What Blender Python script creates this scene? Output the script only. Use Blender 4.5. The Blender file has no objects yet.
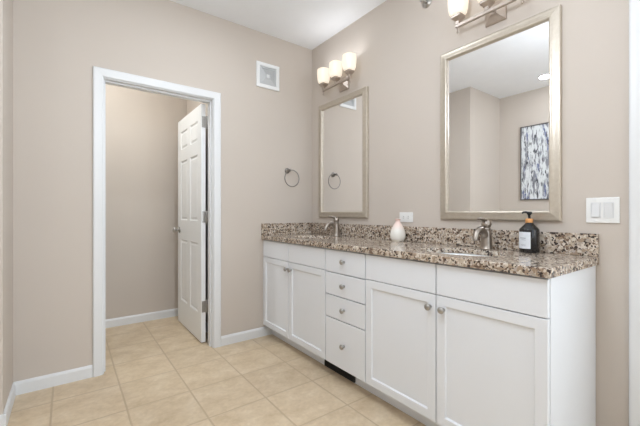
import bpy, bmesh, math, random
from mathutils import Vector, Matrix

C = bpy.context.scene.collection
S = bpy.context.scene
PI = math.pi
random.seed(4)

# ------------------------------------------------------------------ camera
FPX = 340.1
cam = bpy.data.cameras.new('camera')
cam.sensor_width = 36.0
cam.lens = FPX / 640 * 36.0
cam.shift_y = -0.17 / 640
cam.clip_start = 0.02
cam_o = bpy.data.objects.new('camera', cam)
C.objects.link(cam_o)
cam_o.location = (-1.939, -2.7465, 1.10)
cam_o.rotation_euler = (PI / 2, 0, -0.6383)
S.camera = cam_o

# ------------------------------------------------------------------ world, exposure
w = bpy.data.worlds.new('world')
S.world = w
w.use_nodes = True
bg = w.node_tree.nodes['Background']
bg.inputs[0].default_value = (0.80, 0.88, 1.0, 1)
bg.inputs[1].default_value = 1.0
S.view_settings.view_transform = 'Standard'
S.view_settings.look = 'None'
S.view_settings.gamma = 1.0
S.view_settings.use_curve_mapping = False
S.view_settings.exposure = 0.0

# ------------------------------------------------------------------ lights


def area(name, loc, rot, sx, sy, power, col=(1, 1, 1), shape='RECTANGLE', spread=PI):
    l = bpy.data.lights.new(name, 'AREA')
    l.shape = shape
    l.size = sx
    l.size_y = sy
    l.energy = power
    l.color = col
    l.spread = spread
    o = bpy.data.objects.new(name, l)
    C.objects.link(o)
    o.location = loc
    o.rotation_euler = rot
    return o


# light budget: power (W) and colour of every group of lamps, fill lights included
LP = {
    'right_fill': (58, (0.80, 0.905, 1.0)),  # added unseen window, lights the left wall and recess
    'rear_fill': (6, (0.82, 0.92, 1.0)),  # added unseen window, fill from behind the camera
    'downlights': (2.0, (0.88, 0.94, 1.0)),
    'vanity_fill': (8.5, (0.84, 0.92, 1.0)),  # added fill for floor, cabinet fronts and back wall
    'closet': (11.5, (0.92, 0.98, 1.0)),
    'sconces': (0.20, (0.88, 0.93, 1.0)),
    'center_fill': (31, (0.82, 0.90, 1.0)),  # added globe, evens out ceiling and walls
}
OPAL = (0.62, (1.0, 0.90, 0.75))
# fill light from two added, unseen windows (right wall and rear wall, both behind the camera)
area('window_fill', (-0.04, -3.95, 1.55), (0, PI / 2, 0), 1.30, 0.90, *LP['right_fill'])
area('window_fill', (-1.45, -4.54, 1.55), (PI / 2, 0, 0), 1.50, 1.30, *LP['rear_fill'])
# recessed ceiling downlights: first shows in the mirror, other two added for fill
DOWN = [(-2.58, -1.117), (-1.15, -0.95), (-2.55, -3.45)]
for i, (dx, dy) in enumerate(DOWN):
    area('downlight_beam', (dx, dy, 2.690), (0, 0, 0), 0.12, 0.12, *LP['vanity_fill' if i == 1 else 'downlights'], 'DISK')
# an added fill globe (built with the other lamps below) hangs in the middle of the room, above the frame
GLOBE = (-1.30, -2.05, 2.04, 0.13)
area('downlight_beam', (-1.80, 0.36, 2.690), (0, 0, 0), 0.12, 0.12, *LP['closet'], 'DISK')

# ------------------------------------------------------------------ materials


def lin(c):
    return tuple((v / 255 / 12.92 if v / 255 <= 0.04045 else ((v / 255 + 0.055) / 1.055) ** 2.4) for v in c) + (1,)


class NT:
    def __init__(self, name):
        self.m = bpy.data.materials.new(name)
        self.m.use_nodes = True
        self.t = self.m.node_tree
        self.b = self.t.nodes['Principled BSDF']

    def n(self, typ, **kw):
        nd = self.t.nodes.new(typ)
        for k, v in kw.items():
            if k in nd.inputs:
                nd.inputs[k].default_value = v
            else:
                setattr(nd, k, v)
        return nd

    def l(self, a, b):
        self.t.links.new(a, b)

    def ramp(self, fac, stops, interp='LINEAR'):
        r = self.n('ShaderNodeValToRGB')
        r.color_ramp.interpolation = interp
        e = r.color_ramp.elements
        while len(e) < len(stops):
            e.new(0.5)
        for el, (p, c) in zip(e, stops):
            el.position = p
            el.color = c
        self.l(fac, r.inputs[0])
        return r.outputs[0]

    def mix(self, fac, a, b, mode='MIX'):
        x = self.n('ShaderNodeMix', data_type='RGBA', blend_type=mode)
        for sock, v in ((x.inputs[0], fac), (x.inputs[6], a), (x.inputs[7], b)):
            if hasattr(v, 'links'):
                self.l(v, sock)
            else:
                sock.default_value = v
        return x.outputs[2]


def mat(name, rgb, rough=0.5, metal=0.0, noise=0.0, nscale=8, bump=0.0, bscale=300, spec=0.5, coat=0.0):
    k = NT(name)
    c = lin(rgb)
    k.b.inputs['Base Color'].default_value = c
    k.b.inputs['Roughness'].default_value = rough
    k.b.inputs['Metallic'].default_value = metal
    k.b.inputs['Specular IOR Level'].default_value = spec
    k.b.inputs['Coat Weight'].default_value = coat
    tc = k.n('ShaderNodeTexCoord')
    if noise:
        nz = k.n('ShaderNodeTexNoise', Scale=nscale, Detail=3.0)
        k.l(tc.outputs['Object'], nz.inputs['Vector'])
        d = tuple(v * (1 - noise) for v in c[:3]) + (1,)
        u = tuple(min(1, v * (1 + noise)) for v in c[:3]) + (1,)
        k.l(k.ramp(nz.outputs[0], [(0.3, d), (0.7, u)]), k.b.inputs['Base Color'])
    if bump:
        nb = k.n('ShaderNodeTexNoise', Scale=bscale, Detail=2.0)
        k.l(tc.outputs['Object'], nb.inputs['Vector'])
        bp = k.n('ShaderNodeBump', Strength=bump, Distance=0.002)
        k.l(nb.outputs[0], bp.inputs['Height'])
        k.l(bp.outputs[0], k.b.inputs['Normal'])
    return k.m


M = {}
M['wall'] = mat('beige_wall_paint', (204, 194, 184), 0.75, noise=0.012, nscale=1.5, bump=0.12, bscale=220, spec=0.25)
M['ceiling'] = mat('white_ceiling_paint', (241, 243, 246), 0.9, noise=0.01, bump=0.4, bscale=120, spec=0.1)
M['trim'] = mat('white_trim_paint', (226, 227, 228), 0.38, noise=0.006, nscale=3)
M['cabinet'] = mat('white_cabinet_paint', (233, 236, 241), 0.35, noise=0.006, nscale=3)
M['inside'] = mat('cabinet_interior', (150, 148, 145), 0.7, noise=0.02)
M['door'] = mat('white_door_paint', (243, 244, 244), 0.4, noise=0.006, nscale=3, bump=0.05, bscale=90)
M['nickel'] = mat('brushed_nickel', (166, 157, 148), 0.34, 1.0, noise=0.06, nscale=40)
M['darknickel'] = mat('satin_nickel_knob', (178, 175, 171), 0.28, 1.0, noise=0.05, nscale=40)
M['ringmetal'] = mat('satin_nickel_ring', (146, 142, 138), 0.3, 1.0, noise=0.05, nscale=40)
M['sconce_metal'] = mat('warm_brushed_nickel', (188, 176, 166), 0.42, 0.9, noise=0.05, nscale=40)
M['plastic'] = mat('white_plastic', (238, 238, 236), 0.35, noise=0.005)
M['rocker'] = mat('white_rocker_plastic', (224, 225, 226), 0.4, noise=0.005)
M['slot'] = mat('dark_slot', (70, 68, 66), 0.6, noise=0.05)
M['vent'] = mat('white_vent_enamel', (235, 236, 236), 0.45, noise=0.005)
M['ventback'] = mat('grey_vent_duct', (205, 207, 208), 0.7, noise=0.03)
M['black'] = mat('black_register_enamel', (34, 34, 35), 0.45, noise=0.1, nscale=30)
M['porcelain'] = mat('white_porcelain', (242, 243, 242), 0.12, noise=0.004, coat=0.3)
M['bottle'] = mat('black_glossy_bottle', (14, 14, 15), 0.16, noise=0.1, nscale=20, coat=0.3)
M['pump'] = mat('black_pump_plastic', (22, 22, 23), 0.3, noise=0.1)
M['label'] = mat('white_paper_label', (226, 229, 234), 0.6, noise=0.01)
M['ink'] = mat('grey_label_ink', (150, 152, 160), 0.7, noise=0.02)
M['gold'] = mat('amber_collar', (226, 164, 104), 0.4, 0.15, noise=0.03)
M['artframe'] = mat('grey_picture_frame', (96, 92, 90), 0.5, noise=0.05)
M['glass'] = None

k = NT('mirror_silver')
k.b.inputs['Base Color'].default_value = (0.97, 0.972, 0.972, 1)
k.b.inputs['Metallic'].default_value = 1.0
k.b.inputs['Roughness'].default_value = 0.0
M['mirror'] = k.m

k = NT('champagne_silver_frame')
tc = k.n('ShaderNodeTexCoord')
mp = k.n('ShaderNodeMapping')
mp.inputs['Scale'].default_value = (60, 60, 60)
nz = k.n('ShaderNodeTexNoise', Scale=1.0, Detail=4.0)
k.l(tc.outputs['Object'], mp.inputs[0])
k.l(mp.outputs[0], nz.inputs['Vector'])
k.l(k.ramp(nz.outputs[0], [(0.3, lin((194, 184, 169))), (0.7, lin((202, 193, 179)))]), k.b.inputs['Base Color'])
k.b.inputs['Metallic'].default_value = 0.6
k.b.inputs['Roughness'].default_value = 0.36
M['frame'] = k.m

# opal lamp glass: gives off light
k = NT('lit_opal_glass')
k.b.inputs['Base Color'].default_value = lin((206, 198, 186))
k.b.inputs['Roughness'].default_value = 0.25
tc = k.n('ShaderNodeTexCoord')
nz = k.n('ShaderNodeTexNoise', Scale=14.0, Detail=2.0)
k.l(tc.outputs['Object'], nz.inputs['Vector'])
k.l(k.ramp(nz.outputs[0], [(0.3, tuple(v * 0.97 for v in OPAL[1]) + (1,)), (0.7, OPAL[1] + (1,))]), k.b.inputs['Emission Color'])
k.b.inputs['Emission Strength'].default_value = OPAL[0]
M['opal'] = k.m

k = NT('lit_downlight_lens')
k.b.inputs['Base Color'].default_value = (0.9, 0.9, 0.9, 1)
k.b.inputs['Emission Color'].default_value = (1, 0.96, 0.9, 1)
k.b.inputs['Emission Strength'].default_value = 8.0
M['lens'] = k.m

# glass of the two added windows
k = NT('window_glass')
k.b.inputs['Base Color'].default_value = (0.95, 0.97, 0.98, 1)
k.b.inputs['Transmission Weight'].default_value = 1.0
k.b.inputs['Roughness'].default_value = 0.02
k.b.inputs['IOR'].default_value = 1.45
M['glass'] = k.m

# floor tiles
k = NT('beige_ceramic_floor_tile')
tc = k.n('ShaderNodeTexCoord')
mp = k.n('ShaderNodeMapping')
mp.inputs['Location'].default_value = (0.992, 0.58, 0)
k.l(tc.outputs['Object'], mp.inputs[0])
br = k.n('ShaderNodeTexBrick', offset=0.0, squash=1.0)
for nm, v in (('Scale', 1.0), ('Brick Width', 0.340), ('Row Height', 0.348), ('Mortar Size', 0.0065), ('Mortar Smooth', 0.8), ('Bias', 0.0)):
    br.inputs[nm].default_value = v
br.inputs['Color1'].default_value = (0.86, 0.86, 0.86, 1)
br.inputs['Color2'].default_value = (1.0, 1.0, 1.0, 1)
k.l(mp.outputs[0], br.inputs['Vector'])
mps = k.n('ShaderNodeMapping')
mps.inputs['Scale'].default_value = (1.0, 1.25, 1.0)
mps.inputs['Rotation'].default_value = (0, 0, 0.35)
k.l(tc.outputs['Object'], mps.inputs[0])
n1 = k.n('ShaderNodeTexNoise', Scale=7.0, Detail=7.0, Roughness=0.66, Distortion=0.25)
k.l(mps.outputs[0], n1.inputs['Vector'])
n2 = k.n('ShaderNodeTexNoise', Scale=45.0, Detail=4.0)
k.l(tc.outputs['Object'], n2.inputs['Vector'])
base = k.ramp(n1.outputs[0], [(0.30, lin((203, 180, 148))), (0.5, lin((217, 196, 166))), (0.70, lin((228, 210, 184)))])
fine = k.ramp(n2.outputs[0], [(0.3, (0.90, 0.89, 0.88, 1)), (0.7, (1.0, 1.0, 1.0, 1))])
c1 = k.mix(1.0, base, fine, 'MULTIPLY')
tint = k.mix(0.35, (1, 1, 1, 1), br.outputs['Color'])
c2 = k.mix(1.0, c1, tint, 'MULTIPLY')
c3 = k.mix(br.outputs['Fac'], c2, lin((193, 171, 142)))
k.l(c3, k.b.inputs['Base Color'])
k.b.inputs['Roughness'].default_value = 0.42
k.b.inputs['Specular IOR Level'].default_value = 0.4
bp = k.n('ShaderNodeBump', Strength=0.35, Distance=0.003, invert=True)
k.l(br.outputs['Fac'], bp.inputs['Height'])
k.l(bp.outputs[0], k.b.inputs['Normal'])
M['tile'] = k.m

# granite
k = NT('speckled_brown_granite')
tc = k.n('ShaderNodeTexCoord')
wn = k.n('ShaderNodeTexNoise', Scale=60.0, Detail=2.0)
k.l(tc.outputs['Object'], wn.inputs['Vector'])
wv = k.n('ShaderNodeVectorMath', operation='MULTIPLY_ADD')
k.l(wn.outputs['Color'], wv.inputs[0])
wv.inputs[1].default_value = (0.022, 0.022, 0.022)
k.l(tc.outputs['Object'], wv.inputs[2])
v1 = k.n('ShaderNodeTexVoronoi', Scale=98.0, feature='F1')
k.l(wv.outputs[0], v1.inputs['Vector'])
sep = k.n('ShaderNodeSeparateColor')
k.l(v1.outputs['Color'], sep.inputs[0])
cells = k.ramp(sep.outputs[0], [(0.0, lin((66, 57, 54))), (0.09, lin((124, 104, 90))), (0.21, lin((166, 146, 127))),
                                (0.40, lin((198, 183, 166))), (0.64, lin((219, 209, 196))), (0.86, lin((182, 170, 159)))], 'CONSTANT')
v2 = k.n('ShaderNodeTexVoronoi', Scale=150.0, feature='F1')
k.l(wv.outputs[0], v2.inputs['Vector'])
sep2 = k.n('ShaderNodeSeparateColor')
k.l(v2.outputs['Color'], sep2.inputs[0])
spk = k.ramp(sep2.outputs[1], [(0.0, (1, 1, 1, 1)), (0.09, (0, 0, 0, 1))], 'CONSTANT')
dark = k.mix(spk, cells, lin((74, 62, 56)))
n3 = k.n('ShaderNodeTexNoise', Scale=16.0, Detail=3.0)
k.l(tc.outputs['Object'], n3.inputs['Vector'])
cl = k.ramp(n3.outputs[0], [(0.35, (0.86, 0.83, 0.79, 1)), (0.6, (1, 1, 1, 1))])
k.l(k.mix(1.0, dark, cl, 'MULTIPLY'), k.b.inputs['Base Color'])
k.b.inputs['Roughness'].default_value = 0.14
M['granite'] = k.m

# vase glaze: blush neck over white body
k = NT('blush_white_glaze')
tc = k.n('ShaderNodeTexCoord')
sx = k.n('ShaderNodeSeparateXYZ')
k.l(tc.outputs['Object'], sx.inputs[0])
k.l(k.ramp(sx.outputs[2], [(0.075, lin((240, 236, 228))), (0.118, lin((238, 216, 206))), (0.155, lin((230, 196, 184)))]), k.b.inputs['Base Color'])
k.b.inputs['Roughness'].default_value = 0.22
M['vase'] = k.m

# painting
k = NT('blue_streaked_canvas')
tc = k.n('ShaderNodeTexCoord')


def streak(scale, seed, lo, hi):
    mp = k.n('ShaderNodeMapping')
    mp.inputs['Scale'].default_value = scale
    mp.inputs['Location'].default_value = (seed, seed * 1.7, seed)
    k.l(tc.outputs['Object'], mp.inputs[0])
    nz = k.n('ShaderNodeTexNoise', Scale=1.0, Detail=5.0, Roughness=0.65)
    k.l(mp.outputs[0], nz.inputs['Vector'])
    return k.ramp(nz.outputs[0], [(lo, (0, 0, 0, 1)), (hi, (1, 1, 1, 1))])


a = streak((10, 26, 5.5), 3.1, 0.51, 0.59)
b = streak((8, 20, 4.5), 8.3, 0.56, 0.64)
d = streak((9, 34, 8), 12.7, 0.55, 0.61)
e = k.mix(a, lin((226, 229, 231)), lin((138, 140, 148)))
e = k.mix(b, e, lin((98, 107, 148)))
e = k.mix(d, e, lin((72, 72, 80)))
k.l(e, k.b.inputs['Base Color'])
k.b.inputs['Roughness'].default_value = 0.6
M['art'] = k.m

# ------------------------------------------------------------------ mesh helpers
ORG = {}


def obj(name, bm, m, parent=None, smooth=False, bevel=0.0, seg=2, angle=40, loc=None):
    """Link a bmesh given in WORLD coordinates as one object, its origin at its thing's base."""
    if parent is not None:
        L = ORG[parent.name]
    else:
        L = Vector(loc) if loc else Vector((0, 0, 0))
    bmesh.ops.recalc_face_normals(bm, faces=bm.faces[:])
    bmesh.ops.translate(bm, verts=bm.verts[:], vec=-L)
    me = bpy.data.meshes.new(name)
    bm.to_mesh(me)
    bm.free()
    if smooth:
        for p in me.polygons:
            p.use_smooth = True
    o = bpy.data.objects.new(name, me)
    C.objects.link(o)
    me.materials.append(m)
    if parent is not None:
        o.parent = parent
    else:
        o.location = L
    ORG[o.name] = L
    if bevel:
        md = o.modifiers.new('bevel', 'BEVEL')
        md.width = bevel
        md.segments = seg
        md.limit_method = 'ANGLE'
        md.angle_limit = math.radians(angle)
        md.harden_normals = False
    return o


def thing(name, label, cat, loc, group=None):
    o = bpy.data.objects.new(name, None)
    o.empty_display_size = 0.05
    C.objects.link(o)
    o.location = loc
    ORG[o.name] = Vector(loc)
    return tag(o, label, cat, group)


def tag(o, label, cat, group=None):
    o['label'] = label
    o['category'] = cat
    if group:
        o['group'] = group
    return o


def struct(o, label=None):
    o['kind'] = 'structure'
    if label:
        o['label'] = label
    return o


def copy_tree(o, parent=None):
    c = o.copy()
    C.objects.link(c)
    if parent is not None:
        c.parent = parent
    for ch in list(o.children):
        copy_tree(ch, c)
    return c


def box(x0, x1, y0, y1, z0, z1):
    bm = bmesh.new()
    v = [bm.verts.new((x, y, z)) for z in (z0, z1) for y in (y0, y1) for x in (x0, x1)]
    for f in ((0, 1, 3, 2), (4, 6, 7, 5), (0, 4, 5, 1), (2, 3, 7, 6), (0, 2, 6, 4), (1, 5, 7, 3)):
        bm.faces.new([v[i] for i in f])
    return bm


def loft(rings, cap0=True, cap1=True, closed=True, bm=None):
    """Skin a list of equal-length point rings."""
    bm = bm or bmesh.new()
    R = [[bm.verts.new(p) for p in r] for r in rings]
    n = len(R[0])
    for a, b in zip(R, R[1:]):
        for i in range(n if closed else n - 1):
            j = (i + 1) % n
            bm.faces.new((a[i], a[j], b[j], b[i]))
    if cap0:
        bm.faces.new(R[0][::-1])
    if cap1:
        bm.faces.new(R[-1])
    return bm


def basis(axis):
    a = Vector(axis).normalized()
    t = Vector((0, 0, 1)) if abs(a.z) < 0.9 else Vector((1, 0, 0))
    u = t.cross(a).normalized()
    return a, u, a.cross(u)


def lathe(base, axis, prof, n=24, cap0=True, cap1=True):
    """prof: list of (radius, distance along the axis)."""
    a, u, v = basis(axis)
    base = Vector(base)
    rings = [[base + a * h + (u * math.cos(2 * PI * i / n) + v * math.sin(2 * PI * i / n)) * r for i in range(n)] for r, h in prof]
    return loft(rings, cap0, cap1)


def superring(cx, cy, z, hx, hy, e=4.0, n=32):
    r = []
    for i in range(n):
        t = 2 * PI * i / n
        c, s = math.cos(t), math.sin(t)
        r.append((cx + hx * math.copysign(abs(c) ** (2 / e), c), cy + hy * math.copysign(abs(s) ** (2 / e), s), z))
    return r


def tube(pts, radii, n=12, closed=False):
    pts = [Vector(p) for p in pts]
    if not hasattr(radii, '__len__'):
        radii = [radii] * len(pts)
    rings = []
    m = len(pts)
    prev = None
    for i, p in enumerate(pts):
        if closed:
            t = pts[(i + 1) % m] - pts[(i - 1) % m]
        else:
            t = pts[min(i + 1, m - 1)] - pts[max(i - 1, 0)]
        t.normalize()
        if prev is None:
            _, u, v = basis(t)
        else:
            u = (prev - t * prev.dot(t)).normalized()
            v = t.cross(u)
        prev = u
        rings.append([p + (u * math.cos(2 * PI * k / n) + v * math.sin(2 * PI * k / n)) * radii[i] for k in range(n)])
    if closed:
        rings.append(rings[0])
        bm = loft(rings, False, False)
        bmesh.ops.remove_doubles(bm, verts=bm.verts[:], dist=1e-6)
        return bm
    return loft(rings)


def slab(outer, holes, fmap, t0, t1):
    """Flat 2-D outline with holes, extruded from t0 to t1; fmap(u, v, t) -> xyz."""
    bm = bmesh.new()
    edges = []
    for loop in [outer] + holes:
        vs = [bm.verts.new(fmap(u, v, t0)) for u, v in loop]
        for i in range(len(vs)):
            edges.append(bm.edges.new((vs[i], vs[(i + 1) % len(vs)])))
    bmesh.ops.triangle_fill(bm, use_beauty=True, use_dissolve=False, edges=edges)
    ret = bmesh.ops.extrude_face_region(bm, geom=bm.faces[:])
    d = Vector(fmap(0, 0, t1)) - Vector(fmap(0, 0, t0))
    bmesh.ops.translate(bm, verts=[g for g in ret['geom'] if isinstance(g, bmesh.types.BMVert)], vec=d)
    return bm


def rect(u0, u1, v0, v1):
    return [(u0, v0), (u1, v0), (u1, v1), (u0, v1)]


def frame_sweep(u0, u1, v0, v1, prof, fmap):
    """Closed mitred picture frame; prof = (inward distance, height) loop."""
    rings = []
    for d, h in prof:
        rings.append([fmap(u0 + d, v0 + d, h), fmap(u1 - d, v0 + d, h), fmap(u1 - d, v1 - d, h), fmap(u0 + d, v1 - d, h)])
    rings.append(rings[0])
    bm = loft(rings, False, False)
    bmesh.ops.remove_doubles(bm, verts=bm.verts[:], dist=1e-6)
    return bm


def casing_sweep(u0, u1, vtop, prof, fmap):
    """Three-sided door casing round an opening u0..u1 up to vtop; prof = (outward distance, height) loop."""
    st = []
    for k in range(4):
        r = []
        for d, h in prof:
            u = u0 - d if k < 2 else u1 + d
            v = 0.0 if k in (0, 3) else vtop + d
            r.append(fmap(u, v, h))
        st.append(r)
    return loft(st)


# ------------------------------------------------------------------ the setting
H = 2.709
XL, YR = -2.203, -0.405      # left wall plane, its end
XW = -2.975                 # wall of the recess with the painting
YB = -4.60                  # rear wall
CX0, CX1, CY = -1.95, -0.898, 1.085   # small room behind the door

struct(obj('floor', box(-3.25, 0.15, YB - 0.15, CY + 0.12, -0.06, 0.0), M['tile']))
struct(obj('ceiling', box(-3.25, 0.15, YB - 0.15, CY + 0.12, H, H + 0.08), M['ceiling']))
OX0, OX1, OZ = -1.745, -0.984, 2.026   # door opening
struct(obj('wall_back', slab([(XL, 0), (OX0 - 0.015, 0), (OX0 - 0.015, OZ + 0.015), (OX1 + 0.015, OZ + 0.015), (OX1 + 0.015, 0), (0.12, 0), (0.12, H), (XL, H)],
                             [], lambda u, v, t: (u, t, v), 0.0, 0.12), M['wall']))
struct(obj('wall_left', box(-3.25, XL, YR, 0.12, 0, H), M['wall']))
W1 = (-4.42, -3.48, 0.9, 2.2)
struct(obj('wall_recess', slab(rect(YB - 0.12, YR, 0, H), [], lambda u, v, t: (t, u, v), XW, XW - 0.12), M['wall']))
W2 = (-2.2, -0.7, 0.9, 2.2)
struct(obj('wall_rear', slab(rect(XW, 0.12, 0, H), [rect(*W2)], lambda u, v, t: (u, t, v), YB, YB - 0.12), M['wall']))
D2a, D2b = -3.20, -2.424
struct(obj('wall_right', slab([(YB, 0), (D2a - 0.015, 0), (D2a - 0.015, OZ + 0.015), (D2b + 0.015, OZ + 0.015), (D2b + 0.015, 0), (0, 0), (0, H), (YB, H)],
                              [rect(*W1)], lambda u, v, t: (t, u, v), 0.0, 0.12), M['wall']))
struct(obj('wall_closet_back', box(CX0 - 0.1, CX1 + 0.1, CY, CY + 0.1, 0, H), M['wall']))
struct(obj('wall_closet_right', box(CX1, CX1 + 0.1, 0.12, CY, 0, H), M['wall']))
struct(obj('wall_closet_left', box(CX0 - 0.1, CX0, 0.12, CY, 0, H), M['wall']))

# added, unseen windows behind the camera that carry the fill light
for nm, fm, (u0, u1, v0, v1) in (('added_window_1', lambda u, v, t: (0.05 - t, u, v), W1), ('added_window_2', lambda u, v, t: (u, YB - 0.05 + t, v), W2)):
    fr = struct(obj(nm, frame_sweep(u0, u1, v0, v1, [(0, -0.03), (0, 0.03), (0.05, 0.03), (0.05, -0.03)], fm), M['trim']))
    obj('pane', slab(rect(u0 + 0.049, u1 - 0.049, v0 + 0.049, v1 - 0.049), [], fm, -0.006, 0.0), M['glass'], fr)

# door casings and jambs
CAS = [(0, 0), (0, 0.010), (0.006, 0.014), (0.035, 0.017), (0.052, 0.018), (0.058, 0.013), (0.060, 0.0)]
t1 = struct(obj('trim_1', casing_sweep(OX0, OX1, OZ, CAS, lambda u, v, t: (u, -t, v)), M['trim']), 'white moulded casing round the open doorway')
JAMB = [(-0.006, 0.0), (-0.006, 0.12), (0.014, 0.12), (0.014, 0.0)]
struct(obj('trim_2', casing_sweep(OX0, OX1, OZ, JAMB, lambda u, v, t: (u, t, v)), M['trim']), 'white door jamb lining')
STOP = [(-0.006, 0.035), (-0.006, 0.072), (-0.017, 0.072), (-0.017, 0.035)]
struct(obj('trim_3', casing_sweep(OX0, OX1, OZ, STOP, lambda u, v, t: (u, t, v)), M['trim']), 'thin door stop inside the jamb')
struct(obj('trim_4', casing_sweep(D2a, D2b, OZ, CAS, lambda u, v, t: (-t, u, v)), M['trim']), 'white casing at the right edge')
struct(obj('trim_5', casing_sweep(D2a, D2b, OZ, JAMB, lambda u, v, t: (t, u, v)), M['trim']))

# baseboards
BB = [(0, 0), (0, 0.013), (0.064, 0.012), (0.074, 0.008), (0.080, 0.004), (0.080, 0)]   # (height, out)


def baseboard(name, a, b, nrm):
    a, b, nrm = Vector(a), Vector(b), Vector(nrm)
    rings = [[p + nrm * o + Vector((0, 0, 1)) * h for h, o in BB] for p in (a, b)]
    return struct(obj(name, loft(rings), M['trim']))


baseboard('baseboard_back_left', (XL, 0, 0), (OX0 - 0.060, 0, 0), (0, -1, 0))
baseboard('baseboard_back_right', (OX1 + 0.060, 0, 0), (-0.449, 0, 0), (0, -1, 0))
baseboard('baseboard_left', (XL, 0, 0), (XL, YR - 0.013, 0), (1, 0, 0))
baseboard('baseboard_recess_end', (XL + 0.013, YR, 0), (XW, YR, 0), (0, -1, 0))
baseboard('baseboard_recess', (XW, YR, 0), (XW, YB, 0), (1, 0, 0))
baseboard('baseboard_rear', (XW, YB, 0), (0, YB, 0), (0, 1, 0))
baseboard('baseboard_right', (0, -2.250, 0), (0, D2b + 0.060, 0), (-1, 0, 0))
baseboard('baseboard_closet_back', (CX0, CY, 0), (CX1, CY, 0), (0, -1, 0))
baseboard('baseboard_closet_right', (CX1, 0.12, 0), (CX1, CY, 0), (-1, 0, 0))
baseboard('baseboard_closet_left', (CX0, 0.12, 0), (CX0, CY, 0), (1, 0, 0))


def panel_door(width, height, thick, panels, fmap):
    """Moulded panel door: u along the width, v up, t through the thickness."""
    us = sorted({0.0, width} | {p[i] for p in panels for i in (0, 1)})
    vs = sorted({0.0, height} | {p[i] for p in panels for i in (2, 3)})
    bm = bmesh.new()
    side = []
    sel = []
    for t in (0.0, thick):
        g = [[bm.verts.new(fmap(u, v, t)) for u in us] for v in vs]
        side.append(g)
        for i in range(len(vs) - 1):
            for j in range(len(us) - 1):
                q = [g[i][j], g[i][j + 1], g[i + 1][j + 1], g[i + 1][j]]
                f = bm.faces.new(q if t > 0 else q[::-1])
                cu, cv = (us[j] + us[j + 1]) / 2, (vs[i] + vs[i + 1]) / 2
                if any(p[0] < cu < p[1] and p[2] < cv < p[3] for p in panels):
                    sel.append(f)

    def rim(g):
        return g[0][:-1] + [r[-1] for r in g[:-1]] + g[-1][:0:-1] + [r[0] for r in g[:0:-1]]
    a, b = rim(side[0]), rim(side[1])
    for i in range(len(a)):
        j = (i + 1) % len(a)
        bm.faces.new((a[i], a[j], b[j], b[i]))
    bmesh.ops.recalc_face_normals(bm, faces=bm.faces[:])
    bmesh.ops.inset_individual(bm, faces=sel, thickness=0.012, depth=-0.010)
    bmesh.ops.inset_individual(bm, faces=sel, thickness=0.012, depth=0.0)
    bmesh.ops.inset_individual(bm, faces=sel, thickness=0.020, depth=0.007)
    return bm


def six_panels(wd):
    m = wd / 2
    a0, a1, b0, b1 = 0.105, m - 0.045, m + 0.045, wd - 0.105
    rows = [(0.235, 0.83), (1.02, 1.595), (1.71, 1.885)]
    return [(u0, u1, v0, v1) for v0, v1 in rows for u0, u1 in ((a0, a1), (b0, b1))]


# the open six-panel door
DXF, DT, DY, DW = -1.038, 0.035, 0.139, 0.752
d1 = struct(obj('door_1', panel_door(DW, 2.008, DT, six_panels(DW), lambda u, v, t: (DXF + DT - t, DY + u, 0.010 + v)), M['door']),
            'white six panel door swung open into the small room')
for hz in (1.866, 1.065, 0.310):
    lf = obj('hinge', box(-1.034, -0.988, DY - 0.005, DY - 0.0005, hz - 0.047, hz + 0.047), M['darknickel'], d1, bevel=0.001)
    obj('knuckle', lathe((-0.9925, DY - 0.006, hz - 0.05), (0, 0, 1), [(0.0035, -0.006), (0.0065, -0.003), (0.0065, 0.103), (0.0035, 0.106)], 12), M['darknickel'], lf, smooth=True)
KY = DY + DW - 0.065
for sg, xf in ((-1, DXF), (1, DXF + DT)):
    obj('door_knob', lathe((xf, KY, 0.93), (sg, 0, 0), [(0.0, 0.0), (0.030, 0.0), (0.030, 0.006), (0.013, 0.010), (0.011, 0.030), (0.018, 0.036), (0.027, 0.048), (0.027, 0.058), (0.019, 0.066), (0.0, 0.068)], 20, False, False),
        M['darknickel'], d1, smooth=True)

# the closed door at the right edge
d2 = struct(obj('door_2', panel_door(D2b - D2a - 0.018, 2.008, 0.036, six_panels(D2b - D2a - 0.018), lambda u, v, t: (0.045 + t, D2a + 0.009 + u, 0.010 + v)), M['door']))
obj('door_knob', lathe((0.045, D2a + 0.08, 0.93), (-1, 0, 0), [(0.0, 0.0), (0.030, 0.0), (0.030, 0.006), (0.013, 0.010), (0.011, 0.030), (0.027, 0.048), (0.027, 0.058), (0.0, 0.068)], 20, False, False), M['darknickel'], d2, smooth=True)

# ------------------------------------------------------------------ vanity cabinets
XF = -0.538                 # face of the doors
XB = -0.518                 # face of the carcass
ZB, ZT = 0.104, 0.857       # bottom and top of the fronts
ZC = 0.865                  # underside of the countertop
YS = [-0.004, -0.920, -1.304, -2.250]


def carcass(y0, y1):
    """Open-topped cabinet box with wall thickness (one connected shell)."""
    bm = box(XB, -0.004, y0, y1, ZB, ZC - 0.001)
    top = [f for f in bm.faces if all(v.co.z > ZC - 0.01 for v in f.verts)]
    bmesh.ops.recalc_face_normals(bm, faces=bm.faces[:])
    r = bmesh.ops.inset_individual(bm, faces=top, thickness=0.016, depth=0.0)
    ext = bmesh.ops.extrude_face_region(bm, geom=top)
    bmesh.ops.delete(bm, geom=top, context='FACES_ONLY')
    bmesh.ops.translate(bm, verts=[g for g in ext['geom'] if isinstance(g, bmesh.types.BMVert)], vec=(0, 0, -(ZC - ZB - 0.02)))
    return bm


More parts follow.
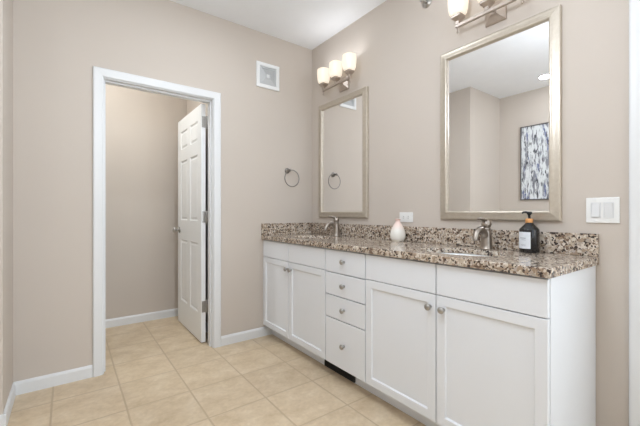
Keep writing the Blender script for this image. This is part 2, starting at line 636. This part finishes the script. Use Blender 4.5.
def shaker(y0, y1, z0, z1):
    bm = box(XF, XB - 0.001, y0, y1, z0, z1)
    bmesh.ops.recalc_face_normals(bm, faces=bm.faces[:])
    f = [q for q in bm.faces if all(abs(v.co.x - XF) < 1e-6 for v in q.verts)]
    bmesh.ops.inset_individual(bm, faces=f, thickness=0.062, depth=0.0)
    bmesh.ops.inset_individual(bm, faces=f, thickness=0.007, depth=-0.009)
    return bm


def knob(y, z, parent):
    obj('knob', lathe((XF, y, z), (-1, 0, 0), [(0.0, 0.0), (0.009, 0.0), (0.0075, 0.004), (0.006, 0.012), (0.0095, 0.016), (0.0155, 0.019), (0.0165, 0.023), (0.014, 0.028), (0.007, 0.031), (0.0, 0.0315)], 20, False, False),
        M['darknickel'], parent, smooth=True)


def cabinet(name, label, cat, y0, y1, kind, group=None, split=None):
    t = thing(name, label, cat, ((XB - 0.004) / 2, (y0 + y1) / 2, 0.0), group)
    obj('carcass', carcass(y1, y0), M['cabinet'], t, bevel=0.001)
    obj('toe_kick', box(-0.450, -0.434, y1, y0, 0.0, ZB + 0.004), M['cabinet'], t)
    g = 0.0029
    if kind == 'sink':
        ym = split
        for (a, b, kn) in ((y0 - 0.003, ym + g, ym + 0.032 if abs(ym) > 1 else ym + 0.020), (ym - g, y1 + g, ym - 0.040)):
            obj('false_drawer_front', box(XF, XB - 0.001, b, a, 0.7145, ZT), M['cabinet'], t, bevel=0.0018)
            dr = obj('door', shaker(b, a, ZB, 0.7105), M['cabinet'], t, bevel=0.0015)
            knob(kn, 0.650 if abs(ym) > 1 else 0.653, dr)
    else:
        zz = [ZT, 0.708, 0.559, 0.408, ZB]
        for i in range(4):
            zt = zz[i] - (0 if i == 0 else g)
            zb = zz[i + 1] + (g if i < 3 else 0)
            dr = obj('drawer', box(XF, XB - 0.001, y1 + g, y0 - g, zb, zt), M['cabinet'], t, bevel=0.0018)
            knob((y0 + y1) / 2, [0.789, 0.635, 0.482, 0.256][i], dr)
    return t


cabinet('vanity_cabinet', 'white shaker two-door sink cabinet against the back wall', 'cabinet', YS[0], YS[1] + 0.0005, 'sink', split=-0.441)
cabinet('drawer_cabinet', 'white four-drawer vanity unit between the two sink cabinets', 'cabinet', YS[1] - 0.0005, YS[2] + 0.0005, 'drawers')
cabinet('vanity_cabinet', 'white shaker two-door sink cabinet at the right end, its side exposed', 'cabinet', YS[2] - 0.0005, YS[3], 'sink', split=-1.7795)

# black register in the toe kick under the drawers
rg = thing('floor_register', 'black slotted vent grille in the toe kick under the drawers', 'vent', (-0.457, -0.967, 0.0))
obj('frame', frame_sweep(-1.124, -0.810, 0.008, 0.064, [(0, 0), (0, 0.012), (0.010, 0.014), (0.010, 0)], lambda u, v, t: (-0.4505 - t, u, v)), M['black'], rg)
for i in range(4):
    z = 0.0215 + i * 0.0097
    obj('louver', box(-0.463, -0.452, -1.115, -0.819, z, z + 0.004), M['black'], rg)

# ------------------------------------------------------------------ countertop
ZCT = 0.9005
SINKS = [(-0.305, -0.470), (-0.305, -1.775)]
SA, SB = 0.155, 0.205


def ell(cx, cy, a, b, n=48):
    return [(cx + a * math.cos(2 * PI * i / n), cy + b * math.sin(2 * PI * i / n)) for i in range(n)]


ct = thing('countertop', 'speckled brown granite countertop running over all the white cabinets', 'countertop', (-0.28, -1.155, ZC))
obj('slab', slab(rect(-0.555, -0.001, -2.261, -0.001), [ell(cx, cy, SA, SB) for cx, cy in SINKS], lambda u, v, t: (u, v, t), 0.8725, ZCT), M['granite'], ct, bevel=0.004, seg=2, angle=60)
# thickened edge: an L along the front and the exposed end
edge = [(-0.555, -0.001), (-0.555, -2.261), (-0.001, -2.261), (-0.001, -2.248), (-0.545, -2.248), (-0.545, -0.001)]
obj('built_up_edge', slab(edge, [], lambda u, v, t: (u, v, t), ZC, 0.8735), M['granite'], ct)
tag(obj('backsplash', box(-0.021, -0.001, -2.261, -0.002, ZCT + 0.0002, 1.005), M['granite'], bevel=0.002, loc=(-0.01, -1.157, ZCT)),
    'long speckled granite backsplash strip along the mirror wall', 'backsplash', 'granite backsplashes')
tag(obj('backsplash', box(-0.555, -0.0212, -0.021, -0.001, ZCT + 0.0002, 1.005), M['granite'], bevel=0.002, loc=(-0.29, -0.01, ZCT)),
    'short speckled granite side splash on the back wall at the left counter end', 'backsplash', 'granite backsplashes')


# ------------------------------------------------------------------ sinks and faucets
def sink(cx, cy, label):
    t = thing('sink', label, 'sink', (cx, cy, ZC), 'undermount basins')
    prof = [(1.10, 0.8715), (1.03, 0.8715), (1.00, 0.8635), (0.96, 0.82), (0.86, 0.775), (0.62, 0.742), (0.30, 0.733), (0.09, 0.731)]
    inner = [[(cx + SA * s * math.cos(2 * PI * i / 40), cy + SB * s * math.sin(2 * PI * i / 40), z) for i in range(40)] for s, z in prof]
    outer = [[(cx + (SA * s + 0.008) * math.cos(2 * PI * i / 40), cy + (SB * s + 0.008) * math.sin(2 * PI * i / 40), z - 0.008) for i in range(40)] for s, z in reversed(prof)]
    rings = inner + outer
    rings.append(rings[0])
    bm = loft(rings, False, False)
    bmesh.ops.remove_doubles(bm, verts=bm.verts[:], dist=1e-6)
    obj('basin', bm, M['porcelain'], t, smooth=True)
    obj('drain', lathe((cx, cy, 0.722), (0, 0, 1), [(0.0, 0.0), (0.012, 0.0), (0.0125, 0.008), (0.022, 0.0115), (0.020, 0.013), (0.0, 0.0135)], 20, False, False), M['nickel'], t, smooth=True)
    return t


sink(*SINKS[0], 'white oval sink basin sunk into the granite below the left mirror')
sink(*SINKS[1], 'white oval sink basin sunk into the granite below the right mirror')


def faucet(x, y, label):
    t = thing('faucet', label, 'faucet', (x, y, ZCT), 'brushed nickel faucets')
    z = ZCT
    obj('body', lathe((x, y, z), (0, 0, 1), [(0.0, 0.0), (0.034, 0.0), (0.034, 0.004), (0.0305, 0.008), (0.029, 0.03), (0.0265, 0.07), (0.0235, 0.098), (0.0215, 0.106), (0.0235, 0.110), (0.0235, 0.115), (0.020, 0.119), (0.0, 0.120)], 28, False, False),
        M['nickel'], t, smooth=True)
    ctl = [(-0.012, 0.072), (-0.030, 0.098), (-0.052, 0.111), (-0.076, 0.110), (-0.098, 0.096), (-0.112, 0.073), (-0.118, 0.052)]
    pts, rad = [], []
    for i in range(len(ctl) - 1):
        for q in range(4):
            f = q / 4
            pts.append((x + ctl[i][0] * (1 - f) + ctl[i + 1][0] * f, y, z + ctl[i][1] * (1 - f) + ctl[i + 1][1] * f))
    pts.append((x + ctl[-1][0], y, z + ctl[-1][1]))
    for _ in range(3):
        pts = [pts[0]] + [tuple((a + 2 * b + c) / 4 for a, b, c in zip(pts[i - 1], pts[i], pts[i + 1])) for i in range(1, len(pts) - 1)] + [pts[-1]]
    obj('spout', tube(pts, [0.0195 - 0.007 * i / (len(pts) - 1) for i in range(len(pts))], 16), M['nickel'], t, smooth=True)
    # handle: a dome with a lever that reaches forward over the spout
    hd = obj('handle', lathe((x, y, z + 0.119), (0, 0, 1), [(0.0, 0.0), (0.019, 0.0), (0.0235, 0.006), (0.026, 0.016), (0.0235, 0.027), (0.018, 0.036), (0.010, 0.042), (0.0, 0.043)], 24, False, False), M['nickel'], t, smooth=True)
    lv, lr = [], []
    for i in range(9):
        s = i / 8
        lv.append((x + 0.004 - 0.090 * s, y, z + 0.152 + 0.016 * math.sin(PI * 0.6 * s)))
        lr.append(0.0125 - 0.0060 * s)
    obj('lever', tube(lv, lr, 12), M['nickel'], hd, smooth=True)
    return t


faucet(-0.090, -0.488, 'brushed nickel single-lever faucet below the left mirror, by the back wall')
faucet(-0.090, -1.790, 'brushed nickel single-lever faucet beside the black soap bottle')

# ------------------------------------------------------------------ bottle and vase
bx, by = -0.075, -2.000
bt = thing('soap_bottle', 'black pump soap bottle with amber collar on the granite countertop', 'bottle', (bx, by, ZCT))
obj('body', lathe((bx, by, ZCT), (0, 0, 1), [(0.0, 0.0), (0.041, 0.0), (0.0445, 0.004), (0.0445, 0.114), (0.0425, 0.119), (0.020, 0.144), (0.017, 0.149), (0.015, 0.152), (0.0, 0.152)], 40, False, False), M['bottle'], bt, smooth=True).modifiers.new('e', 'EDGE_SPLIT').split_angle = math.radians(50)
obj('collar', lathe((bx, by, ZCT + 0.150), (0, 0, 1), [(0.0, 0.0), (0.0165, 0.0), (0.0172, 0.002), (0.0172, 0.017), (0.016, 0.0205), (0.0, 0.021)], 28, False, False), M['gold'], bt, smooth=True).modifiers.new('e', 'EDGE_SPLIT')
pm = obj('pump', lathe((bx, by, ZCT + 0.170), (0, 0, 1), [(0.0, 0.0), (0.008, 0.0), (0.006, 0.005), (0.006, 0.017), (0.013, 0.027), (0.0135, 0.034), (0.011, 0.036), (0.0, 0.036)], 24, False, False), M['pump'], bt, smooth=True)
dv = Vector((-0.80, 0.60, 0)).normalized()      # the nozzle points left along the counter
p0 = Vector((bx, by, ZCT + 0.200))
obj('nozzle', tube([p0, p0 + dv * 0.018 + Vector((0, 0, 0.003)), p0 + dv * 0.031 + Vector((0, 0, 0.002)), p0 + dv * 0.035 + Vector((0, 0, -0.004))], [0.0058, 0.0052, 0.0046, 0.004], 12), M['pump'], pm, smooth=True)


def wrap(r0, r1, a0, a1, z0, z1, n=16):
    rings = []
    for i in range(n + 1):
        a = a0 + (a1 - a0) * i / n
        c, s = math.cos(a), math.sin(a)
        rings.append([(bx + r0 * c, by + r0 * s, z0), (bx + r1 * c, by + r1 * s, z0), (bx + r1 * c, by + r1 * s, z1), (bx + r0 * c, by + r0 * s, z1)])
    return loft(rings)


ac = math.atan2(-0.02, -1.0) % (2 * PI)
A0, A1 = math.radians(118), math.radians(209)
lb = obj('label', wrap(0.0442, 0.0449, A0, A1, ZCT + 0.022, ZCT + 0.104), M['label'], bt)
for f0, f1, zz, hh in ((0.30, 0.72, 0.072, 0.0035), (0.30, 0.60, 0.064, 0.002), (0.30, 0.66, 0.040, 0.0015), (0.30, 0.58, 0.035, 0.0015)):
    obj('print_line', wrap(0.0448, 0.0451, A1 - (A1 - A0) * f1, A1 - (A1 - A0) * f0, ZCT + zz, ZCT + zz + hh, 8), M['ink'], lb)

vx, vy = -0.078, -1.155
vs = tag(obj('bud_vase', lathe((vx, vy, ZCT), (0, 0, 1), [(0.0, 0.0), (0.036, 0.0), (0.041, 0.003), (0.050, 0.022), (0.0535, 0.045), (0.050, 0.070), (0.040, 0.097), (0.028, 0.118), (0.019, 0.132), (0.0155, 0.142), (0.017, 0.150), (0.0205, 0.155), (0.019, 0.157), (0.014, 0.152), (0.011, 0.142), (0.011, 0.06), (0.0, 0.06)], 36, False, False), M['vase'], smooth=True, loc=(vx, vy, ZCT)),
         'small white and blush pink ceramic bud vase on the countertop', 'vase')

# ------------------------------------------------------------------ mirrors
PROF = [(0.0, 0.001), (0.0, 0.018), (0.003, 0.022), (0.010, 0.0235), (0.020, 0.024), (0.032, 0.026), (0.038, 0.028), (0.043, 0.0285), (0.047, 0.0265), (0.0495, 0.021), (0.051, 0.010), (0.051, 0.001)]


def mirror(y0, y1, label):
    t = thing('wall_mirror', label, 'mirror', (0, (y0 + y1) / 2, 1.057), 'framed vanity mirrors')
    fm = lambda u, v, h: (-h, u, v)
    obj('frame', frame_sweep(y0, y1, 1.060, 2.112, PROF, fm), M['frame'], t)
    obj('mirror_glass', box(-0.010, -0.003, y0 + 0.044, y1 - 0.044, 1.104, 2.068), M['mirror'], t)
    return t


mirror(-0.790, -0.137, 'champagne framed mirror reflecting the towel ring, nearer the back wall')
mirror(-2.117, -1.453, 'champagne framed mirror reflecting a blue painting, above the soap bottle')


# ------------------------------------------------------------------ sconces
def sconce(yc, label):
    t = thing('wall_sconce', label, 'wall light', (0, yc, 2.166), 'three-light vanity sconces')
    rings = [[(x, yc + sy * h, 2.224 + sz * h) for sy, sz in ((-1, -1), (1, -1), (1, 1), (-1, 1))] for x, h in ((-0.001, 0.058), (-0.010, 0.058), (-0.014, 0.054), (-0.034, 0.020), (-0.036, 0.016))]
    pl = obj('back_plate', loft(rings), M['sconce_metal'], t)
    obj('arm', tube([(-0.034, yc, 2.224), (-0.062, yc, 2.223), (-0.086, yc, 2.212), (-0.098, yc, 2.200)], 0.0075, 12), M['sconce_metal'], t, smooth=True)
    bar = obj('crossbar', box(-0.110, -0.091, yc - 0.186, yc + 0.186, 2.187, 2.205), M['sconce_metal'], t, bevel=0.0015)
    for s in (-1, 1):
        obj('finial', lathe((-0.1005, yc + s * 0.179, 2.1875), (0, 0, -1), [(0.0, -0.001), (0.0055, 0.0), (0.003, 0.004), (0.0025, 0.018), (0.006, 0.022), (0.0065, 0.027), (0.004, 0.033), (0.0, 0.035)], 14, False, False), M['sconce_metal'], bar, smooth=True)
    for k in (1, 0, -1):
        y = yc + k * 0.173
        obj('cup', loft([superring(-0.1005, y, z, h, h, 7, 32) for h, z in ((0.012, 2.204), (0.012, 2.222), (0.016, 2.226), (0.031, 2.240), (0.032, 2.252), (0.030, 2.255))]), M['sconce_metal'], t)
        pr = [(0.030, 2.254), (0.039, 2.258), (0.0455, 2.268), (0.0505, 2.290), (0.0535, 2.322), (0.0545, 2.352), (0.0535, 2.376), (0.0525, 2.380), (0.0505, 2.377), (0.050, 2.345), (0.045, 2.285), (0.036, 2.262), (0.02, 2.260)]
        area('sconce_bulb', (-0.1005, y, 2.390), (PI, 0, 0), 0.085, 0.085, *LP['sconces'], 'DISK')   # light leaving the open top of the shade
        obj('shade', loft([superring(-0.1005, y, z, h, h, 2.5, 40) for h, z in pr]), M['opal'], t, smooth=True)
    return t


sconce(-0.495, 'three-shade brushed nickel wall light above the mirror by the back wall')
sconce(-1.800, 'three-shade brushed nickel wall light above the mirror by the light switch')

# ------------------------------------------------------------------ small wall fittings
hx, hy, hz = 0.0, -1.340, 2.513
sp = thing('wall_sprinkler', 'small dark metal fitting high on the vanity wall between the two sconces', 'wall fitting', (0, hy, hz))
obj('escutcheon', lathe((0, hy, hz), (-1, 0, 0), [(0.0, 0.0), (0.036, 0.0), (0.036, 0.004), (0.020, 0.012), (0.012, 0.014), (0.0, 0.014)], 24, False, False), M['darknickel'], sp, smooth=True)
obj('nozzle', lathe((-0.012, hy, hz), (-1, 0, 0), [(0.0, 0.0), (0.012, 0.0), (0.012, 0.022), (0.007, 0.026), (0.006, 0.044), (0.0, 0.045)], 16, False, False), M['darknickel'], sp, smooth=True)
obj('deflector', lathe((-0.055, hy, hz), (-1, 0, 0), [(0.0, 0.0), (0.016, 0.0), (0.017, 0.002), (0.010, 0.004), (0.0, 0.004)], 16, False, False), M['darknickel'], sp, smooth=True)

# towel ring on the back wall
tr = thing('towel_ring', 'round brushed nickel towel ring on the back wall beside the mirror', 'towel ring', (-0.30, 0, 1.43))
rc = Vector((-0.263, -0.052, 1.421))
RR = 0.077
ang = math.radians(108)
ax, az = rc.x + RR * math.cos(ang), rc.z + RR * math.sin(ang)
obj('rosette', lathe((ax, 0, az), (0, -1, 0), [(0.0, 0.0005), (0.025, 0.0005), (0.025, 0.006), (0.020, 0.011), (0.011, 0.014), (0.009, 0.040), (0.012, 0.045), (0.012, 0.060), (0.008, 0.064), (0.0, 0.064)], 24, False, False), M['ringmetal'], tr, smooth=True)
obj('ring', tube([(rc.x + RR * math.cos(2 * PI * i / 48), rc.y, rc.z + RR * math.sin(2 * PI * i / 48)) for i in range(48)], 0.0042, 10, True), M['ringmetal'], tr, smooth=True)

# square diffuser on the back wall
vn = thing('wall_vent', 'white square vent grille high on the back wall', 'vent', (-0.49, 0, 2.218))
vf = lambda u, v, t: (u, -t, v)
VX0, VX1, VZ0, VZ1 = -0.603, -0.374, 2.218, 2.442
obj('frame', frame_sweep(VX0, VX1, VZ0, VZ1, [(0, 0.0005), (0, 0.010), (0.003, 0.0125), (0.027, 0.0135), (0.032, 0.011), (0.032, 0.0005)], vf), M['vent'], vn)
obj('backing', slab(rect(VX0 + 0.030, VX1 - 0.030, VZ0 + 0.030, VZ1 - 0.030), [], vf, 0.0005, 0.002), M['ventback'], vn)
for d in (0.040, 0.058, 0.076):
    obj('louver', frame_sweep(VX0 + d, VX1 - d, VZ0 + d, VZ1 - d, [(-0.003, 0.003), (-0.003, 0.0045), (0.010, 0.0115), (0.012, 0.0115), (0.012, 0.010), (0.000, 0.003)], vf), M['ventback'], vn)
obj('center_cap', slab(rect(VX0 + 0.100, VX1 - 0.100, VZ0 + 0.097, VZ1 - 0.097), [], vf, 0.0015, 0.010), M['vent'], vn, bevel=0.002)

# outlet, laid sideways above the backsplash
ol = thing('power_outlet', 'white sideways double power outlet just above the backsplash behind the vase', 'outlet', (0, -1.167, 1.033))
obj('cover_plate', box(-0.006, -0.0003, -1.226, -1.108, 1.033, 1.104), M['plastic'], ol, bevel=0.002)
for yc in (-1.167 + 0.021, -1.167 - 0.021):
    rp = obj('receptacle', loft([superring(0, 0, 0, 0.0165, 0.0145, 3.0, 24)] * 1 + [superring(0, 0, 1, 0.0165, 0.0145, 3.0, 24)]), M['plastic'], ol)
    for v in rp.data.vertices:       # turn the rounded pad to face the room
        L = ORG[ol.name]
        u, q, s = v.co.x + L.x, v.co.y + L.y, v.co.z + L.z
        v.co = Vector((-0.0055 - 0.002 * s, yc + u, 1.0685 + q)) - L
    for dz in (-0.006, 0.006):
        obj('slot', box(-0.0079, -0.0072, yc - 0.005, yc + 0.004, 1.0685 + dz - 0.0011, 1.0685 + dz + 0.0011), M['slot'], rp)
obj('screw', lathe((-0.0058, -1.167, 1.0685), (-1, 0, 0), [(0.0, 0.0), (0.003, 0.0), (0.0025, 0.0012), (0.0, 0.0014)], 12, False, False), M['plastic'], ol, smooth=True)

# double rocker switch
sw = thing('light_switch', 'white double rocker light switch on the wall by the door casing', 'light switch', (0, -2.274, 1.054))
obj('cover_plate', box(-0.007, -0.0003, -2.334, -2.214, 1.054, 1.169), M['plastic'], sw, bevel=0.003, seg=3)
for yc, tl in ((-2.251, 0.0022), (-2.297, -0.0022)):
    obj('rocker_frame', frame_sweep(yc - 0.0185, yc + 0.0185, 1.077, 1.147, [(0, 0.0065), (0, 0.0085), (0.003, 0.0085), (0.003, 0.0065)], lambda u, v, h: (-h, u, v)), M['rocker'], sw)
    bm = loft([[(-0.0068, yc - 0.0145, 1.081), (-0.0068, yc + 0.0145, 1.081), (-0.0068, yc + 0.0145, 1.143), (-0.0068, yc - 0.0145, 1.143)],
               [(-0.0105 - tl, yc - 0.0145, 1.082), (-0.0105 - tl, yc + 0.0145, 1.082), (-0.0105 + tl, yc + 0.0145, 1.142), (-0.0105 + tl, yc - 0.0145, 1.142)]])
    obj('rocker', bm, M['rocker'], sw)
    for zz in (1.064, 1.159):
        obj('screw', lathe((-0.0068, yc, zz), (-1, 0, 0), [(0.0, 0.0), (0.0033, 0.0), (0.0028, 0.001), (0.0, 0.0012)], 12, False, False), M['plastic'], sw, smooth=True)

# painting on the far wall, seen in the right mirror
pa = thing('painting', 'tall abstract painting with blue and grey streaks, seen reflected in the mirror', 'painting', (XW, -1.065, 1.268))
pf = lambda u, v, h: (XW + h, u, v)
obj('picture_frame', frame_sweep(-1.440, -0.690, 1.268, 2.242, [(0, 0.001), (0, 0.036), (0.012, 0.036), (0.012, 0.001)], pf), M['artframe'], pa)
obj('canvas', slab(rect(-1.429, -0.701, 1.279, 2.231), [], pf, 0.002, 0.028), M['art'], pa)

# recessed downlights; the second and third are added fill
DL = ['round recessed ceiling downlight reflected in the right mirror near the painting', 'round recessed ceiling downlight added as fill in front of the vanity, just above the frame', 'round recessed ceiling downlight added as fill, out of view in the rear left corner']
for (dx, dy), lbx in zip(DOWN + [(-1.80, 0.36)], DL + ['round recessed ceiling downlight inside the small room']):
    t = thing('ceiling_downlight', lbx, 'ceiling light', (dx, dy, H), 'recessed downlights')
    obj('trim_ring', lathe((dx, dy, H), (0, 0, -1), [(0.058, 0.0005), (0.075, 0.0005), (0.075, 0.004), (0.060, 0.008), (0.055, 0.006), (0.055, 0.0005), (0.058, 0.0005)], 32, False, False), M['trim'], t, smooth=True)
    obj('lens', lathe((dx, dy, H), (0, 0, -1), [(0.0, 0.001), (0.055, 0.001), (0.055, 0.003), (0.0, 0.004)], 28, False, False), M['lens'], t, smooth=True)

# added globe fill light in the middle of the room, above the frame
gx, gy, gz, gr = GLOBE
k = NT('fill_globe_glass')
k.b.inputs['Base Color'].default_value = (0.9, 0.9, 0.88, 1)
k.b.inputs['Emission Color'].default_value = LP['center_fill'][1] + (1,)
k.b.inputs['Emission Strength'].default_value = LP['center_fill'][0] / (4 * PI * PI * gr * gr)
fl = thing('fill_globe', 'added white globe fill light hanging in the middle of the room, out of view', 'ceiling light', (gx, gy, H))
obj('canopy', lathe((gx, gy, H), (0, 0, -1), [(0.0, 0.0005), (0.065, 0.0005), (0.065, 0.012), (0.02, 0.026), (0.0, 0.026)], 32, False, False), M['nickel'], fl, smooth=True)
obj('rod', lathe((gx, gy, H), (0, 0, -1), [(0.0, 0.024), (0.006, 0.024), (0.006, H - gz - gr + 0.004), (0.0, H - gz - gr + 0.004)], 12, False, False), M['nickel'], fl, smooth=True)
obj('globe', lathe((gx, gy, gz), (0, 0, 1), [(gr * math.sin(PI * i / 20), -gr * math.cos(PI * i / 20)) for i in range(21)], 40, False, False), k.m, fl, smooth=True)
